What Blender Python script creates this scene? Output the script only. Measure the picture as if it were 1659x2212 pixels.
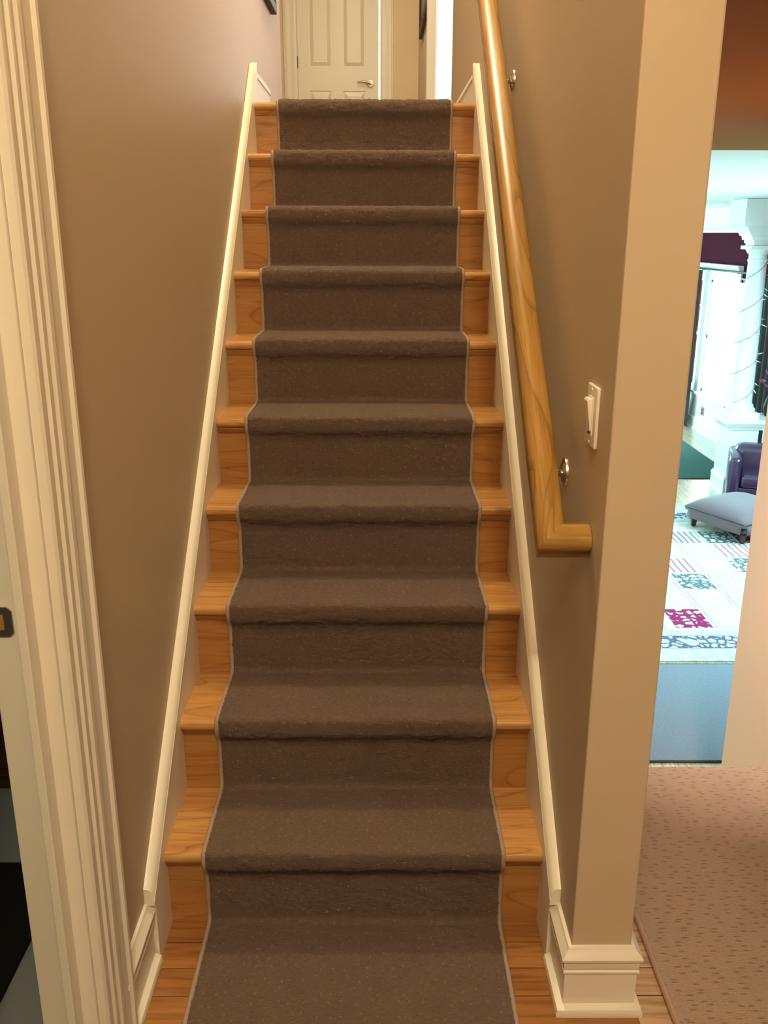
import bpy, bmesh, math, random
from mathutils import Vector, Matrix, noise as mnoise
random.seed(7)
scene = bpy.context.scene
COL = scene.collection
for o in list(bpy.data.objects): bpy.data.objects.remove(o)

# ------------------------------------------------------------------ camera
CX, CZ, PITCH, YAW, ROLL, FPX = 0.058012, 1.579513, 0.2991664, 0.0058097, 0.0022608, 1950.0
fw = Vector((math.sin(YAW)*math.cos(PITCH), math.cos(YAW)*math.cos(PITCH), -math.sin(PITCH)))
r0 = Vector((math.cos(YAW), -math.sin(YAW), 0)); u0 = r0.cross(fw)
rt = math.cos(ROLL)*r0 + math.sin(ROLL)*u0
up = -math.sin(ROLL)*r0 + math.cos(ROLL)*u0
cam_d = bpy.data.cameras.new('camera'); cam = bpy.data.objects.new('camera', cam_d); COL.objects.link(cam)
M = Matrix((rt, up, -fw)).transposed().to_4x4(); M.translation = Vector((CX, 0, CZ)); cam.matrix_world = M
cam_d.sensor_fit = 'VERTICAL'; cam_d.sensor_height = 36.0; cam_d.lens = FPX/2212.0*36.0
cam_d.clip_start = 0.02; cam_d.clip_end = 100
scene.camera = cam

# ------------------------------------------------------------------ world, exposure
scene.view_settings.view_transform = 'Standard'; scene.view_settings.look = 'None'
scene.view_settings.gamma = 1.0; scene.view_settings.use_curve_mapping = False
scene.view_settings.exposure = 0.0
w = bpy.data.worlds.new('sky'); scene.world = w; w.use_nodes = True
bg = w.node_tree.nodes['Background']; bg.inputs[0].default_value = (1.0, 0.94, 0.87, 1); bg.inputs[1].default_value = 7.0
try:
    scene.cycles.use_denoising = True
    scene.cycles.max_bounces = 8; scene.cycles.diffuse_bounces = 5
    scene.cycles.sample_clamp_indirect = 6.0
except Exception: pass

# ------------------------------------------------------------------ lights
WARM = (1.0, 0.86, 0.54); COOL = (0.47, 0.92, 1.0)
def area(name, loc, target, size, power, col, shape='RECTANGLE', size_y=None, spread=math.pi):
    d = bpy.data.lights.new(name, 'AREA'); d.energy = power; d.color = col; d.size = size; d.shape = shape
    if shape in ('RECTANGLE', 'ELLIPSE'): d.size_y = size_y or size
    d.spread = spread
    o = bpy.data.objects.new(name, d); COL.objects.link(o); o.location = loc
    o.rotation_euler = (Vector(target)-Vector(loc)).to_track_quat('-Z', 'Y').to_euler()
    return o
def point(name, loc, power, col, rad=0.05):
    d = bpy.data.lights.new(name, 'POINT'); d.energy = power; d.color = col; d.shadow_soft_size = rad
    o = bpy.data.objects.new(name, d); COL.objects.link(o); o.location = loc
    return o
point('stair_head_lamp', (0.0, 3.45, 4.30), 118, WARM, 0.045)
point('foyer_lamp', (0.16, -1.2, 3.8), 208, WARM, 0.12)
area('passage_wall_fill', (1.22, 2.15, 1.96), (1.75, 3.5, 0.2), 0.16, 40, (1.0, .80, .68), 'DISK', spread=1.55)  # added light without a fixture, aimed to brighten the peach wall
area('landing_near_fill', (1.35, 0.6, 1.96), (1.35, 0.6, 0), 0.14, 6, (1.0, .80, .60), 'DISK')  # unseen light added to brighten the near part of the landing
area('hall_window_daylight', (0.95, 6.90, 3.35), (0.2, 4.0, 3.2), 0.8, 8, (1.0, .74, .58), 'RECTANGLE', 1.6)
area('bedroom_daylight', (-0.2, 10.6, 3.3), (0.0, 9.0, 3.1), 1.2, 60, COOL, 'RECTANGLE', 1.8)
area('upper_hall_lamp', (-0.15, 7.2, 4.45), (-0.15, 7.2, 0), 0.3, 24, WARM, 'DISK')
area('great_room_side_windows', (0.75, 9.0, 0.1), (3.6, 8.6, -1.7), 5.0, 95, COOL, 'RECTANGLE', 2.6)
area('great_room_back_windows', (2.6, 17.7, 0.0), (3.6, 11.0, -1.2), 3.6, 380, COOL, 'RECTANGLE', 2.8)
area('great_room_right_windows', (5.7, 8.2, 0.4), (3.0, 8.2, -1.75), 3.6, 760, COOL, 'RECTANGLE', 2.0)
area('side_room_daylight', (-2.6, 1.6, 1.9), (-0.6, 1.4, 0.8), 0.7, 2.5, (0.75, .9, 1.0))

# ------------------------------------------------------------------ helpers
ROOT = {}
def thing(name, label, cat, loc=(0, 0, 0), group=None):
    o = bpy.data.objects.new(name, None); COL.objects.link(o); o.location = loc; o.empty_display_size = 0.1
    o['label'] = label; o['category'] = cat
    if group: o['group'] = group
    ROOT[o.name] = Vector(loc); return o
def tag(o, label, cat, group=None):
    o['label'] = label; o['category'] = cat
    if group: o['group'] = group
    return o
def mk(name, bm, mat, parent=None, bevel=0, smooth=False, label=None, uv=False, origin=None):
    """bm is in world space; the part is stored relative to its thing's base"""
    me = bpy.data.meshes.new(name)
    off = ROOT[parent.name] if parent else (Vector(origin) if origin else Vector((0, 0, 0)))
    if off.length: bmesh.ops.translate(bm, verts=bm.verts, vec=-off)
    bmesh.ops.recalc_face_normals(bm, faces=bm.faces)
    bm.to_mesh(me); bm.free()
    for m in (mat if isinstance(mat, (list, tuple)) else [mat]): me.materials.append(m)
    o = bpy.data.objects.new(name, me); COL.objects.link(o)
    if parent: o.parent = parent; ROOT[o.name] = off
    elif origin: o.location = origin; ROOT[o.name] = off
    else: ROOT[o.name] = Vector((0, 0, 0))
    if smooth:
        for p in me.polygons: p.use_smooth = True
        if smooth != 'all':
            try: me.set_sharp_from_angle(angle=math.radians(38))
            except Exception: pass
    if bevel:
        b = o.modifiers.new('bevel', 'BEVEL'); b.width = bevel; b.segments = 2; b.limit_method = 'ANGLE'; b.angle_limit = math.radians(40)
    if label: o['label'] = label
    return o
def struct(name, bm, mat, parent=None, bevel=0, smooth=False):
    o = mk(name, bm, mat, parent, bevel, smooth)
    if not parent: o['kind'] = 'structure'
    return o
def B(): return bmesh.new()
def box(bm, x0, x1, y0, y1, z0, z1, mi=0):
    vs = [bm.verts.new((x, y, z)) for x in (x0, x1) for y in (y0, y1) for z in (z0, z1)]
    for f in ((0,1,3,2),(4,6,7,5),(0,4,5,1),(2,3,7,6),(0,2,6,4),(1,5,7,3)):
        fc = bm.faces.new([vs[i] for i in f]); fc.material_index = mi
    return bm
def bx(*a): return box(B(), *a)
def prism(bm, poly, axis, a, b):
    """poly is a list of 2D points in the plane of the other two axes"""
    def P(p, t):
        return {'x': (t, p[0], p[1]), 'y': (p[0], t, p[1]), 'z': (p[0], p[1], t)}[axis]
    A = [bm.verts.new(P(p, a)) for p in poly]; C = [bm.verts.new(P(p, b)) for p in poly]
    n = len(poly)
    for i in range(n): bm.faces.new((A[i], A[(i+1) % n], C[(i+1) % n], C[i]))
    bm.faces.new(A); bm.faces.new(C[::-1]); return bm
def rings(bm, rs, cap=True, closed=False):
    """skin consecutive closed rings of points"""
    R = [[bm.verts.new(p) for p in r] for r in rs]; n = len(R[0])
    m = len(R)
    for k in range(m if closed else m-1):
        a, b = R[k], R[(k+1) % m]
        for i in range(n): bm.faces.new((a[i], a[(i+1) % n], b[(i+1) % n], b[i]))
    if cap and not closed:
        bm.faces.new(R[0][::-1]); bm.faces.new(R[-1])
    return bm
def tube(bm, pts, rad, n=10, cap=True):
    pts = [Vector(p) for p in pts]; rs = []
    prev = None
    for i, p in enumerate(pts):
        t = (pts[min(i+1, len(pts)-1)]-pts[max(i-1, 0)]).normalized()
        ref = prev if prev else (Vector((0, 0, 1)) if abs(t.z) < .9 else Vector((1, 0, 0)))
        a = (ref - t*ref.dot(t)).normalized(); b = t.cross(a); prev = a
        r = rad[i] if isinstance(rad, (list, tuple)) else rad
        rs.append([p + (a*math.cos(q)+b*math.sin(q))*r for q in [2*math.pi*j/n for j in range(n)]])
    return rings(bm, rs, cap)
def lathe(bm, prof, c, axis='z', n=24):
    """prof: (radius, height) pairs along the axis from point c"""
    c = Vector(c); rs = []
    for r, h in prof:
        ring = []
        for j in range(n):
            a = 2*math.pi*j/n; u, v = r*math.cos(a), r*math.sin(a)
            ring.append(c + Vector({'z': (u, v, h), 'x': (h, u, v), 'y': (u, h, v)}[axis]))
        rs.append(ring)
    return rings(bm, rs)
def wall_sweep(bm, path, prof, side, z0=0.0, cap=True):
    """sweep a moulding profile (out, up) along a wall line in plan, mitred at the corners"""
    n = len(path); rs = []
    ds = []
    for i in range(n-1):
        d = (Vector(path[i+1])-Vector(path[i])).normalized(); ds.append(Vector((-d.y, d.x))*side)
    for i in range(n):
        if i == 0: m = ds[0]
        elif i == n-1: m = ds[-1]
        else:
            m = ds[i-1]+ds[i]; m = m/(1+ds[i-1].dot(ds[i]))
        rs.append([Vector((path[i][0]+m.x*o, path[i][1]+m.y*o, z0+u)) for o, u in prof])
    return rings(bm, rs, cap)
def fillet(pts, rad, seg=5):
    out = [Vector(pts[0])]
    for i in range(1, len(pts)-1):
        p = Vector(pts[i]); a = Vector(pts[i-1])-p; b = Vector(pts[i+1])-p
        r = rad[i] if isinstance(rad, (list, tuple)) else rad
        r = min(r, a.length*.49, b.length*.49)
        A = p+a.normalized()*r; C = p+b.normalized()*r
        for s in range(seg+1):
            t = s/seg; out.append(A*(1-t)**2 + p*2*t*(1-t) + C*t*t)
    out.append(Vector(pts[-1])); return out
def resample(pts, step):
    out = [pts[0].copy()]; acc = [0.0]; L = 0.0; carry = 0.0
    for a, b in zip(pts, pts[1:]):
        l = (b-a).length
        if l < 1e-7: continue
        t = step-carry
        while t < l:
            out.append(a.lerp(b, t/l)); acc.append(L+t); t += step
        carry = l-(t-step); L += l
    out.append(pts[-1].copy()); acc.append(L)
    return out, acc
def rbox(bm, x0, x1, y0, y1, z0, z1, r, seg=4):
    """softly rounded block"""
    t = bmesh.new(); box(t, x0, x1, y0, y1, z0, z1)
    bmesh.ops.bevel(t, geom=list(t.edges), offset=r, segments=seg, affect='EDGES', profile=0.5)
    me = bpy.data.meshes.new('tmp'); t.to_mesh(me); t.free(); bm.from_mesh(me); bpy.data.meshes.remove(me); return bm

# ------------------------------------------------------------------ materials
class N:
    def __init__(s, name, rough=.5, spec=.5):
        s.m = bpy.data.materials.new(name); s.m.use_nodes = True; s.t = s.m.node_tree
        s.p = s.t.nodes['Principled BSDF']; s.p.inputs['Roughness'].default_value = rough
        s.p.inputs['Specular IOR Level'].default_value = spec
    def n(s, typ, **kw):
        nd = s.t.nodes.new(typ)
        for k, v in kw.items():
            if k.startswith('_'): setattr(nd, k[1:], v)
            else:
                key = k.replace('__', ' ')
                nd.inputs[int(key[1:]) if key[0] == 'i' and key[1:].isdigit() else key].default_value = v
        return nd
    def l(s, a, b): s.t.links.new(a, b)
    def coords(s, kind='Object', scale=(1, 1, 1), rnd=0.0):
        tc = s.n('ShaderNodeTexCoord'); out = tc.outputs[kind]
        if rnd:
            oi = s.n('ShaderNodeObjectInfo'); mu = s.n('ShaderNodeVectorMath', _operation='SCALE'); 
            cv = s.n('ShaderNodeCombineXYZ'); mm = s.n('ShaderNodeMath', _operation='MULTIPLY', i1=rnd)
            s.l(oi.outputs['Random'], mm.inputs[0])
            for i in range(3): s.l(mm.outputs[0], cv.inputs[i])
            ad = s.n('ShaderNodeVectorMath', _operation='ADD'); s.l(out, ad.inputs[0]); s.l(cv.outputs[0], ad.inputs[1]); out = ad.outputs[0]
        mp = s.n('ShaderNodeMapping'); mp.inputs['Scale'].default_value = scale; s.l(out, mp.inputs[0])
        return mp.outputs[0]
    def noise(s, co, scale, detail=3, rough=.5, dist=0):
        nd = s.n('ShaderNodeTexNoise', Scale=scale, Detail=detail, Roughness=rough, Distortion=dist)
        s.l(co, nd.inputs['Vector']); return nd.outputs['Fac']
    def ramp(s, fac, stops):
        r = s.n('ShaderNodeValToRGB'); e = r.color_ramp.elements
        while len(e) < len(stops): e.new(0.5)
        for el, (p, c) in zip(e, stops): el.position = p; el.color = (*c, 1) if len(c) == 3 else c
        s.l(fac, r.inputs[0]); return r.outputs[0]
    def mix(s, fac, a, b, mode='MIX'):
        m = s.n('ShaderNodeMix', _data_type='RGBA', _blend_type=mode)
        for sock, v in ((m.inputs[0], fac), (m.inputs[6], a), (m.inputs[7], b)):
            if isinstance(v, (int, float)): sock.default_value = v
            elif isinstance(v, tuple): sock.default_value = (*v, 1)
            else: s.l(v, sock)
        return m.outputs[2]
    def math(s, op, a, b=None):
        m = s.n('ShaderNodeMath', _operation=op)
        for i, v in ((0, a), (1, b)):
            if v is None: continue
            if isinstance(v, (int, float)): m.inputs[i].default_value = v
            else: s.l(v, m.inputs[i])
        return m.outputs[0]
    def color(s, c):
        if isinstance(c, tuple): s.p.inputs['Base Color'].default_value = (*c, 1)
        else: s.l(c, s.p.inputs['Base Color'])
        return s
    def bump(s, h, strength=.3, dist=.002):
        b = s.n('ShaderNodeBump', Strength=strength, Distance=dist); s.l(h, b.inputs['Height']); s.l(b.outputs[0], s.p.inputs['Normal']); return s

def paint(name, c, rough=.55, tex=.06, spec=.3, var=.03):
    s = N(name, rough, spec); co = s.coords()
    n1 = s.noise(co, 3.0, 4)
    s.color(s.mix(n1, tuple(v*(1-var) for v in c), tuple(min(1, v*(1+var)) for v in c)))
    s.bump(s.noise(co, 260, 3), tex, .001); return s.m
def wood(name, axis, light, mid, dark, rough=.28, rnd=7.0, scale=1.0, spec=.5, rings_=True, tilt=0.0):
    s = N(name, rough, spec)
    if tilt:      # grain follows a sloping rail: turn the coordinates before stretching them
        base = s.coords('Object', (1, 1, 1)); tn = s.n('ShaderNodeMapping'); tn.inputs['Rotation'].default_value = (-tilt, 0, 0); s.l(base, tn.inputs[0])
        def tilted(kind, sc, rnd=0):
            mp = s.n('ShaderNodeMapping'); mp.inputs['Scale'].default_value = sc; s.l(tn.outputs[0], mp.inputs[0]); return mp.outputs[0]
        s.coords = tilted
    st = [30*scale]*3; st['xyz'.index(axis)] = 1.6*scale
    co = s.coords('Object', tuple(st), rnd)
    st2 = [7*scale]*3; st2['xyz'.index(axis)] = 0.9*scale
    co2 = s.coords('Object', tuple(st2), rnd)
    g = s.noise(co2, 1.0, 2, .5, .6)
    wv = s.math('FRACT', s.math('MULTIPLY', g, 9.0))
    ringc = s.ramp(wv, [(0.0, mid), (.55, light), (.86, light), (1.0, dark)]) if rings_ else s.ramp(g, [(.3, mid), (.7, light)])
    st3 = [240*scale]*3; st3['xyz'.index(axis)] = 8*scale
    co3 = s.coords('Object', tuple(st3), rnd)
    pores = s.ramp(s.noise(co3, 1.0, 2), [(.33, (0, 0, 0)), (.47, (1, 1, 1))])
    stripe = s.ramp(s.noise(co, 1.0, 3), [(.3, dark), (.62, light)])
    c = s.mix(.32, ringc, stripe); c = s.mix(s.math('MULTIPLY', s.math('SUBTRACT', 1.0, pores), .38), c, dark)
    s.color(c); s.bump(pores, .05, .0005)
    s.p.inputs['Coat Weight'].default_value = .25; s.p.inputs['Coat Roughness'].default_value = .15
    return s.m
OAK_L, OAK_M, OAK_D = (.52, .275, .095), (.45, .215, .065), (.27, .105, .028)
M_wall = paint('tan_wall_paint', (.53, .425, .31), .5)
M_trim = paint('ivory_trim_paint', (.80, .76, .68), .32, .015, .5, .015)
M_hall = paint('pale_tan_hall_paint', (.80, .65, .47), .5)
M_peach = paint('peach_wall_paint', (.84, .58, .42), .6)
M_ceil = paint('white_ceiling_paint', (.85, .84, .82), .8, .05)
M_white = paint('white_gloss_paint', (.86, .88, .88), .35, .01, .5, .01)
M_burg = paint('burgundy_wall_paint', (.055, .009, .018), .9, .02, .05)
M_soffit = paint('bounce_brown_soffit', (.32, .110, .006), .9, .04, .05)  # tan ceiling; its dim warm bounce light is put into the brown
M_tread = wood('oak_tread', 'x', OAK_L, OAK_M, OAK_D, .24)
M_riser = wood('oak_riser', 'x', (.40, .19, .06), (.34, .145, .042), (.20, .07, .018), .32)  # same oak as the treads; riser shade put into darker tones
M_rail = wood('oak_handrail', 'y', (.36, .20, .050), (.30, .155, .034), (.17, .075, .015), .22, 3.0, 1.0, tilt=math.atan(.856))
M_railx = wood('oak_return', 'x', (.36, .20, .050), (.30, .155, .034), (.17, .075, .015), .22, 3.0, 1.1)
M_darkwood = wood('dark_walnut', 'x', (.05, .022, .014), (.035, .014, .01), (.015, .006, .004), .35)

def floor_wood(name, lo, hi, along='x', bw=.078, rough=.22):
    s = N(name, rough, .5)
    co = s.coords('Object')
    if along == 'y':
        mp = s.n('ShaderNodeMapping'); mp.inputs['Rotation'].default_value = (0, 0, math.pi/2); s.l(co, mp.inputs[0]); cb = mp.outputs[0]
    else: cb = co
    br = s.n('ShaderNodeTexBrick', Scale=1.0, Mortar__Size=.0012, Mortar__Smooth=.2, Bias=0.0, Brick__Width=1.35, Row__Height=bw, Color1=(*lo, 1), Color2=(*hi, 1), Mortar=(.05, .02, .01, 1))
    br.offset = .37; s.l(cb, br.inputs['Vector'])
    sc = [5, 60, 30] if along == 'x' else [60, 5, 30]
    g = s.ramp(s.noise(s.coords('Object', tuple(sc)), 1.0, 3, .5, .8), [(.32, (.52, .45, .38)), (.6, (1, 1, 1))])
    s.color(s.mix(.75, br.outputs['Color'], g, 'MULTIPLY')); s.bump(br.outputs['Fac'], -.25, .001)
    s.p.inputs['Coat Weight'].default_value = .3; s.p.inputs['Coat Roughness'].default_value = .12
    return s.m
M_floor = floor_wood('oak_strip_floor', (.30, .128, .036), (.41, .195, .06))
M_floor_lit = floor_wood('lit_oak_strip_floor', (.58, .40, .27), (.66, .47, .33))  # same oak floor; light falling right of the wall end put into paler boards
M_floor_low = floor_wood('pale_oak_floor', (.50, .40, .27), (.62, .50, .35), 'y', .08, .25)

def carpet(name, base, lighter, tick, uvco, sc, thr, tick_up, rough=.95, amt=.5):
    s = N(name, rough, .1)
    co = s.coords('UV' if uvco else 'Object')
    fuzz = s.math('MULTIPLY', s.math('ADD', s.noise(co, 420, 3, .7), s.noise(s.coords('UV' if uvco else 'Object', (70, 380, 1)), 1.0, 3, .7)), .5); blot = s.noise(co, 14, 3)
    fuzz = s.math('MULTIPLY', s.math('SUBTRACT', fuzz, .33), 3.2)
    c = s.mix(s.math('MULTIPLY', fuzz, .9), base, lighter)
    c = s.mix(s.math('MULTIPLY', blot, .35), c, tuple(v*.72 for v in base))
    vo = s.n('ShaderNodeTexVoronoi', _voronoi_dimensions='2D', Scale=1.0, Randomness=.7); s.l(s.coords('UV' if uvco else 'Object', sc), vo.inputs['Vector'])
    tk = s.ramp(vo.outputs['Distance'], [(thr*.55, (1, 1, 1)), (thr, (0, 0, 0))])
    c = s.mix(s.math('MULTIPLY', tk, amt), c, tick)
    s.color(c)
    h = s.math('ADD', s.math('MULTIPLY', fuzz, 1.0), s.math('MULTIPLY', tk, tick_up))
    s.bump(h, .85, .004)
    s.p.inputs['Sheen Weight'].default_value = .06; s.p.inputs['Sheen Roughness'].default_value = .6
    return s.m
M_runner = carpet('mauve_brown_pile', (.110, .077, .062), (.275, .180, .148), (.37, .26, .215), True, (36, 30, 1), .13, .9, amt=.28)
M_land = carpet('rose_beige_pile', (.54, .39, .285), (.76, .57, .435), (.30, .175, .115), False, (21, 66, 1), .20, -1.2, amt=.5)
M_bind = paint('mauve_binding_tape', (.33, .24, .205), .85, .2)
M_bind2 = paint('rose_binding_tape', (.48, .31, .22), .85, .2)
def plain(name, c, rough=.5, spec=.5, metal=0, sheen=0):
    s = N(name, rough, spec); co = s.coords(); n1 = s.noise(co, 40, 3)
    s.color(s.mix(n1, tuple(v*.92 for v in c), tuple(min(1, v*1.06) for v in c)))
    s.p.inputs['Metallic'].default_value = metal; s.p.inputs['Sheen Weight'].default_value = sheen; return s.m
M_nickel = plain('brushed_nickel', (.62, .57, .50), .22, .5, 1)
M_chrome = plain('polished_steel', (.50, .47, .42), .38, .5, 1)
M_plastic = plain('ivory_plastic', (.84, .79, .70), .3)
M_dark = plain('dark_metal', (.03, .03, .035), .4)
M_frame = plain('dark_bronze_frame', (.022, .015, .012), .5, .3)
M_print = plain('muted_print', (.30, .26, .22), .5)
M_fabric = plain('grey_lilac_twill', (.165, .115, .13), .9, .1, 0, .3)
M_curtain = plain('taupe_drape', (.05, .042, .038), .9, .1, 0, .2)
def leather(name, c):
    s = N(name, .24, .8); co = s.coords(); n1 = s.noise(co, 9, 3)
    s.color(s.mix(n1, tuple(v*.8 for v in c), tuple(v*1.2 for v in c)))
    s.bump(s.noise(co, 90, 4), .15, .003); return s.m
M_leather = leather('plum_brown_leather', (.045, .018, .05))
M_blackmat = plain('black_woven_mat', (.012, .011, .010), .95, .1)
M_tile = paint('slate_blue_vinyl', (.22, .24, .25), .45)
def fuzzy(name, c, sc=60):
    s = N(name, .95, .1); co = s.coords(); f = s.noise(co, sc, 4, .7); b = s.noise(co, 3, 3)
    cc = s.mix(f, tuple(v*.7 for v in c), tuple(min(1, v*1.25) for v in c)); s.color(s.mix(s.math('MULTIPLY', b, .3), cc, tuple(v*.7 for v in c)))
    s.bump(f, .8, .01); return s.m
M_teal = fuzzy('dusty_teal_pile', (.20, .225, .27))
M_teal2 = fuzzy('deep_teal_pile', (.075, .17, .155))
def pattern(name, ground, motif, kind, sc, thr=.11):
    s = N(name, .95, .1); co = s.coords('Object', (sc, sc, sc))
    if kind == 'petal':
        v = s.n('ShaderNodeTexVoronoi', _feature='DISTANCE_TO_EDGE', Scale=1.0, Randomness=.85)
        nn = s.n('ShaderNodeTexNoise', Scale=.8, Detail=2); s.l(co, nn.inputs['Vector'])
        ad = s.n('ShaderNodeVectorMath', _operation='ADD'); s.l(co, ad.inputs[0]); s.l(nn.outputs['Color'], ad.inputs[1]); s.l(ad.outputs[0], v.inputs['Vector'])
        f = s.ramp(v.outputs['Distance'], [(thr, (0, 0, 0)), (thr+.06, (1, 1, 1))])
    elif kind == 'arch':
        wv = s.n('ShaderNodeTexWave', _wave_type='BANDS', _bands_direction='X', Scale=.34, Distortion=1.0, Detail=1.0); s.l(co, wv.inputs['Vector'])
        f = s.ramp(wv.outputs['Fac'], [(.28, (0, 0, 0)), (.40, (1, 1, 1))])
    else:
        f = s.ramp(s.noise(co, 1.6, 3, .6), [(.42, (0, 0, 0)), (.58, (1, 1, 1))])
    s.color(s.mix(f, ground, motif)); s.bump(s.noise(s.coords(), 90, 3), .4, .004); return s.m
CREAM = (.74, .71, .60)
M_cream = pattern('cream_wool', CREAM, (.56, .53, .44), 'blot', 6)
R_MATS = [M_cream,
  pattern('wine_floral_wool', (.24, .018, .085), (.56, .44, .46), 'petal', 12, .17),
  pattern('slate_floral_wool', (.09, .12, .14), (.56, .56, .48), 'petal', 12, .12),
  pattern('taupe_arch_wool', (.20, .15, .17), (.48, .44, .42), 'arch', 14),
  pattern('rose_arch_wool', (.33, .15, .20), (.60, .54, .50), 'arch', 13),
  pattern('pale_sage_wool', (.47, .50, .42), (.56, .55, .46), 'blot', 14),
  pattern('grey_mauve_wool', (.40, .39, .37), (.52, .50, .45), 'blot', 12),
  pattern('indigo_border_wool', (.10, .10, .15), (.45, .45, .46), 'petal', 13),
  pattern('pale_border_wool', (.40, .41, .46), (.52, .53, .54), 'blot', 10),
  plain('dark_line_wool', (.12, .11, .10), .95, .1)]
def glass(name):
    s = N(name, .02, .5); tr = s.n('ShaderNodeBsdfTransparent'); gl = s.n('ShaderNodeBsdfGlossy', Roughness=.02); mx = s.n('ShaderNodeMixShader', Fac=.05)
    s.l(tr.outputs[0], mx.inputs[1]); s.l(gl.outputs[0], mx.inputs[2]); s.l(mx.outputs[0], s.t.nodes['Material Output'].inputs[0]); return s.m
M_glass = glass('window_glass')
M_petal = plain('pink_petal', (.42, .10, .20), .7)
M_leaf = plain('dull_green_leaf', (.06, .09, .045), .7)
M_wire = plain('tan_wire', (.30, .24, .17), .6)
M_bulb = plain('clear_spike_bulb', (.75, .80, .88), .15, .6)

# ------------------------------------------------------------------ dimensions of the stair
W2 = .438; XW = .460           # half clear width between skirts, half width between walls
Y0, RISE, RUN, OH = 1.760743, .2077008, .2381735, .025
NST = 10
ZUP = RISE*NST                  # level of the upper floor
ZLOW = -1.75                    # level of the great room floor
YF = 1.530                      # front of the wall end beside the stair
XR = .585                       # its far face
ZT = 4.54                       # ceiling of the stairwell
ZS = 1.985                      # low ceiling over the landing
def noseline(y): return RISE + (y-Y0)*RISE/RUN

# ------------------------------------------------------------------ setting: floors, walls, ceilings
struct('floor_stair_foot', bx(-.56, .606, -1.6, 1.80, -.14, 0), M_floor); b = B(); box(b, .606, 3.0, -1.6, 2.43, -.14, 0); box(b, XR-.02, .606, 1.80, 2.43, -.14, 0); struct('floor_landing', b, M_floor_lit)  # floor split where the wall end's shadow stops; lit side coloured paler
struct('floor_side_room', bx(-3.0, -.56, -1.0, 3.2, -.14, -.001), M_tile)
struct('floor_great_room', bx(.2, 6.6, 2.30, 18.2, ZLOW-.2, ZLOW), M_floor_low)
b = B(); box(b, -XW, .46, 3.93, 9.5, ZUP-.05, ZUP); box(b, -2.2, -XW, 5.15, 9.5, ZUP-.05, ZUP); box(b, .46, 2.4, 5.5, 7.1, ZUP-.05, ZUP)
struct('floor_upper_hall', b, M_floor)
b = B()
box(b, -.56, -XW, 1.347, 5.25, 0, ZT); box(b, -.56, -XW, .55, 1.347, 2.10, ZT); box(b, -.56, -XW, -1.6, .55, 0, ZT)
box(b, -2.2, -.56, 5.15, 5.25, ZUP, ZT)
struct('wall_left', b, M_wall)
struct('wall_right', bx(XW, XR, YF, 5.5, ZLOW, ZT), M_wall, bevel=.004)
struct('wall_foyer_upper', bx(.60, .70, -1.6, YF, ZS+.12, ZT), M_wall)
struct('wall_back', bx(-.56, 3.1, -1.7, -1.6, 0, ZT), M_wall)
struct('wall_landing_right', bx(3.0, 3.1, -1.6, 4.88, ZLOW, ZS), M_wall)
struct('wall_landing_edge', bx(XR, 3.0, 2.34, 2.41, ZLOW, -.14), M_wall)
b = B(); box(b, 1.800, 1.93, 2.44, 4.0, ZLOW, ZS); box(b, 1.93, 3.0, 3.86, 4.0, ZLOW, ZS); struct('wall_passage', b, M_peach)
struct('ceiling_landing', bx(XR, 3.1, -1.6, 4.88, ZS, ZS+.12), M_soffit)
struct('ceiling_stairwell', bx(-2.2, 2.4, -1.7, 9.5, ZT, ZT+.1), M_ceil)
struct('ceiling_great_room', bx(.4, 6.6, 4.88, 18.2, 1.995, 2.005), M_ceil)
# upper hall
b = B()
box(b, -2.2, -.705, 9.2, 9.3, ZUP, ZT); box(b, .07, .47, 9.2, 9.3, ZUP, ZT); box(b, -.705, .07, 9.2, 9.3, ZUP+2.04, ZT)
struct('wall_hall_far', b, M_hall)
b = B(); box(b, .42, .452, 7.04, 9.2, ZUP, ZT); struct('wall_hall_right', b, M_hall)
b = B(); box(b, .45, 1.30, 6.98, 7.08, ZUP, ZUP+.10); box(b, 1.30, 2.4, 6.98, 7.08, ZUP, ZT); box(b, .42, 1.30, 6.98, 7.08, ZUP+2.15, ZT)
struct('wall_alcove_far', b, M_wall)
b = B(); box(b, 2.3, 2.4, 5.4, 7.08, ZUP, ZT); box(b, XR, 2.4, 5.4, 5.5, ZUP, ZT); struct('wall_alcove_right', b, M_wall)
struct('wall_hall_left', bx(-2.3, -2.2, 5.15, 9.3, ZUP, ZT), M_wall)
b = B(); box(b, -1.2, -1.1, 9.3, 11.0, ZUP, ZT); box(b, 1.0, 1.1, 9.3, 11.0, ZUP, ZT); box(b, -1.2, 1.1, 11.0, 11.1, ZUP, ZT); box(b, -1.2, 1.1, 9.3, 11.1, ZT, ZT+.1); box(b, -1.2, 1.1, 9.3, 11.1, ZUP-.06, ZUP)
struct('wall_bedroom', b, M_ceil)
# side room behind the left door
b = B(); box(b, -3.1, -3.0, -1.0, 3.2, 0, 2.5); box(b, -3.0, -.56, 3.1, 3.2, 0, 2.5); box(b, -3.0, -.56, -1.1, -1.0, 0, 2.5)
struct('wall_side_room', b, M_wall)
struct('ceiling_side_room', bx(-3.1, -.56, -1.1, 3.2, 2.5, 2.6), M_ceil)
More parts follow.
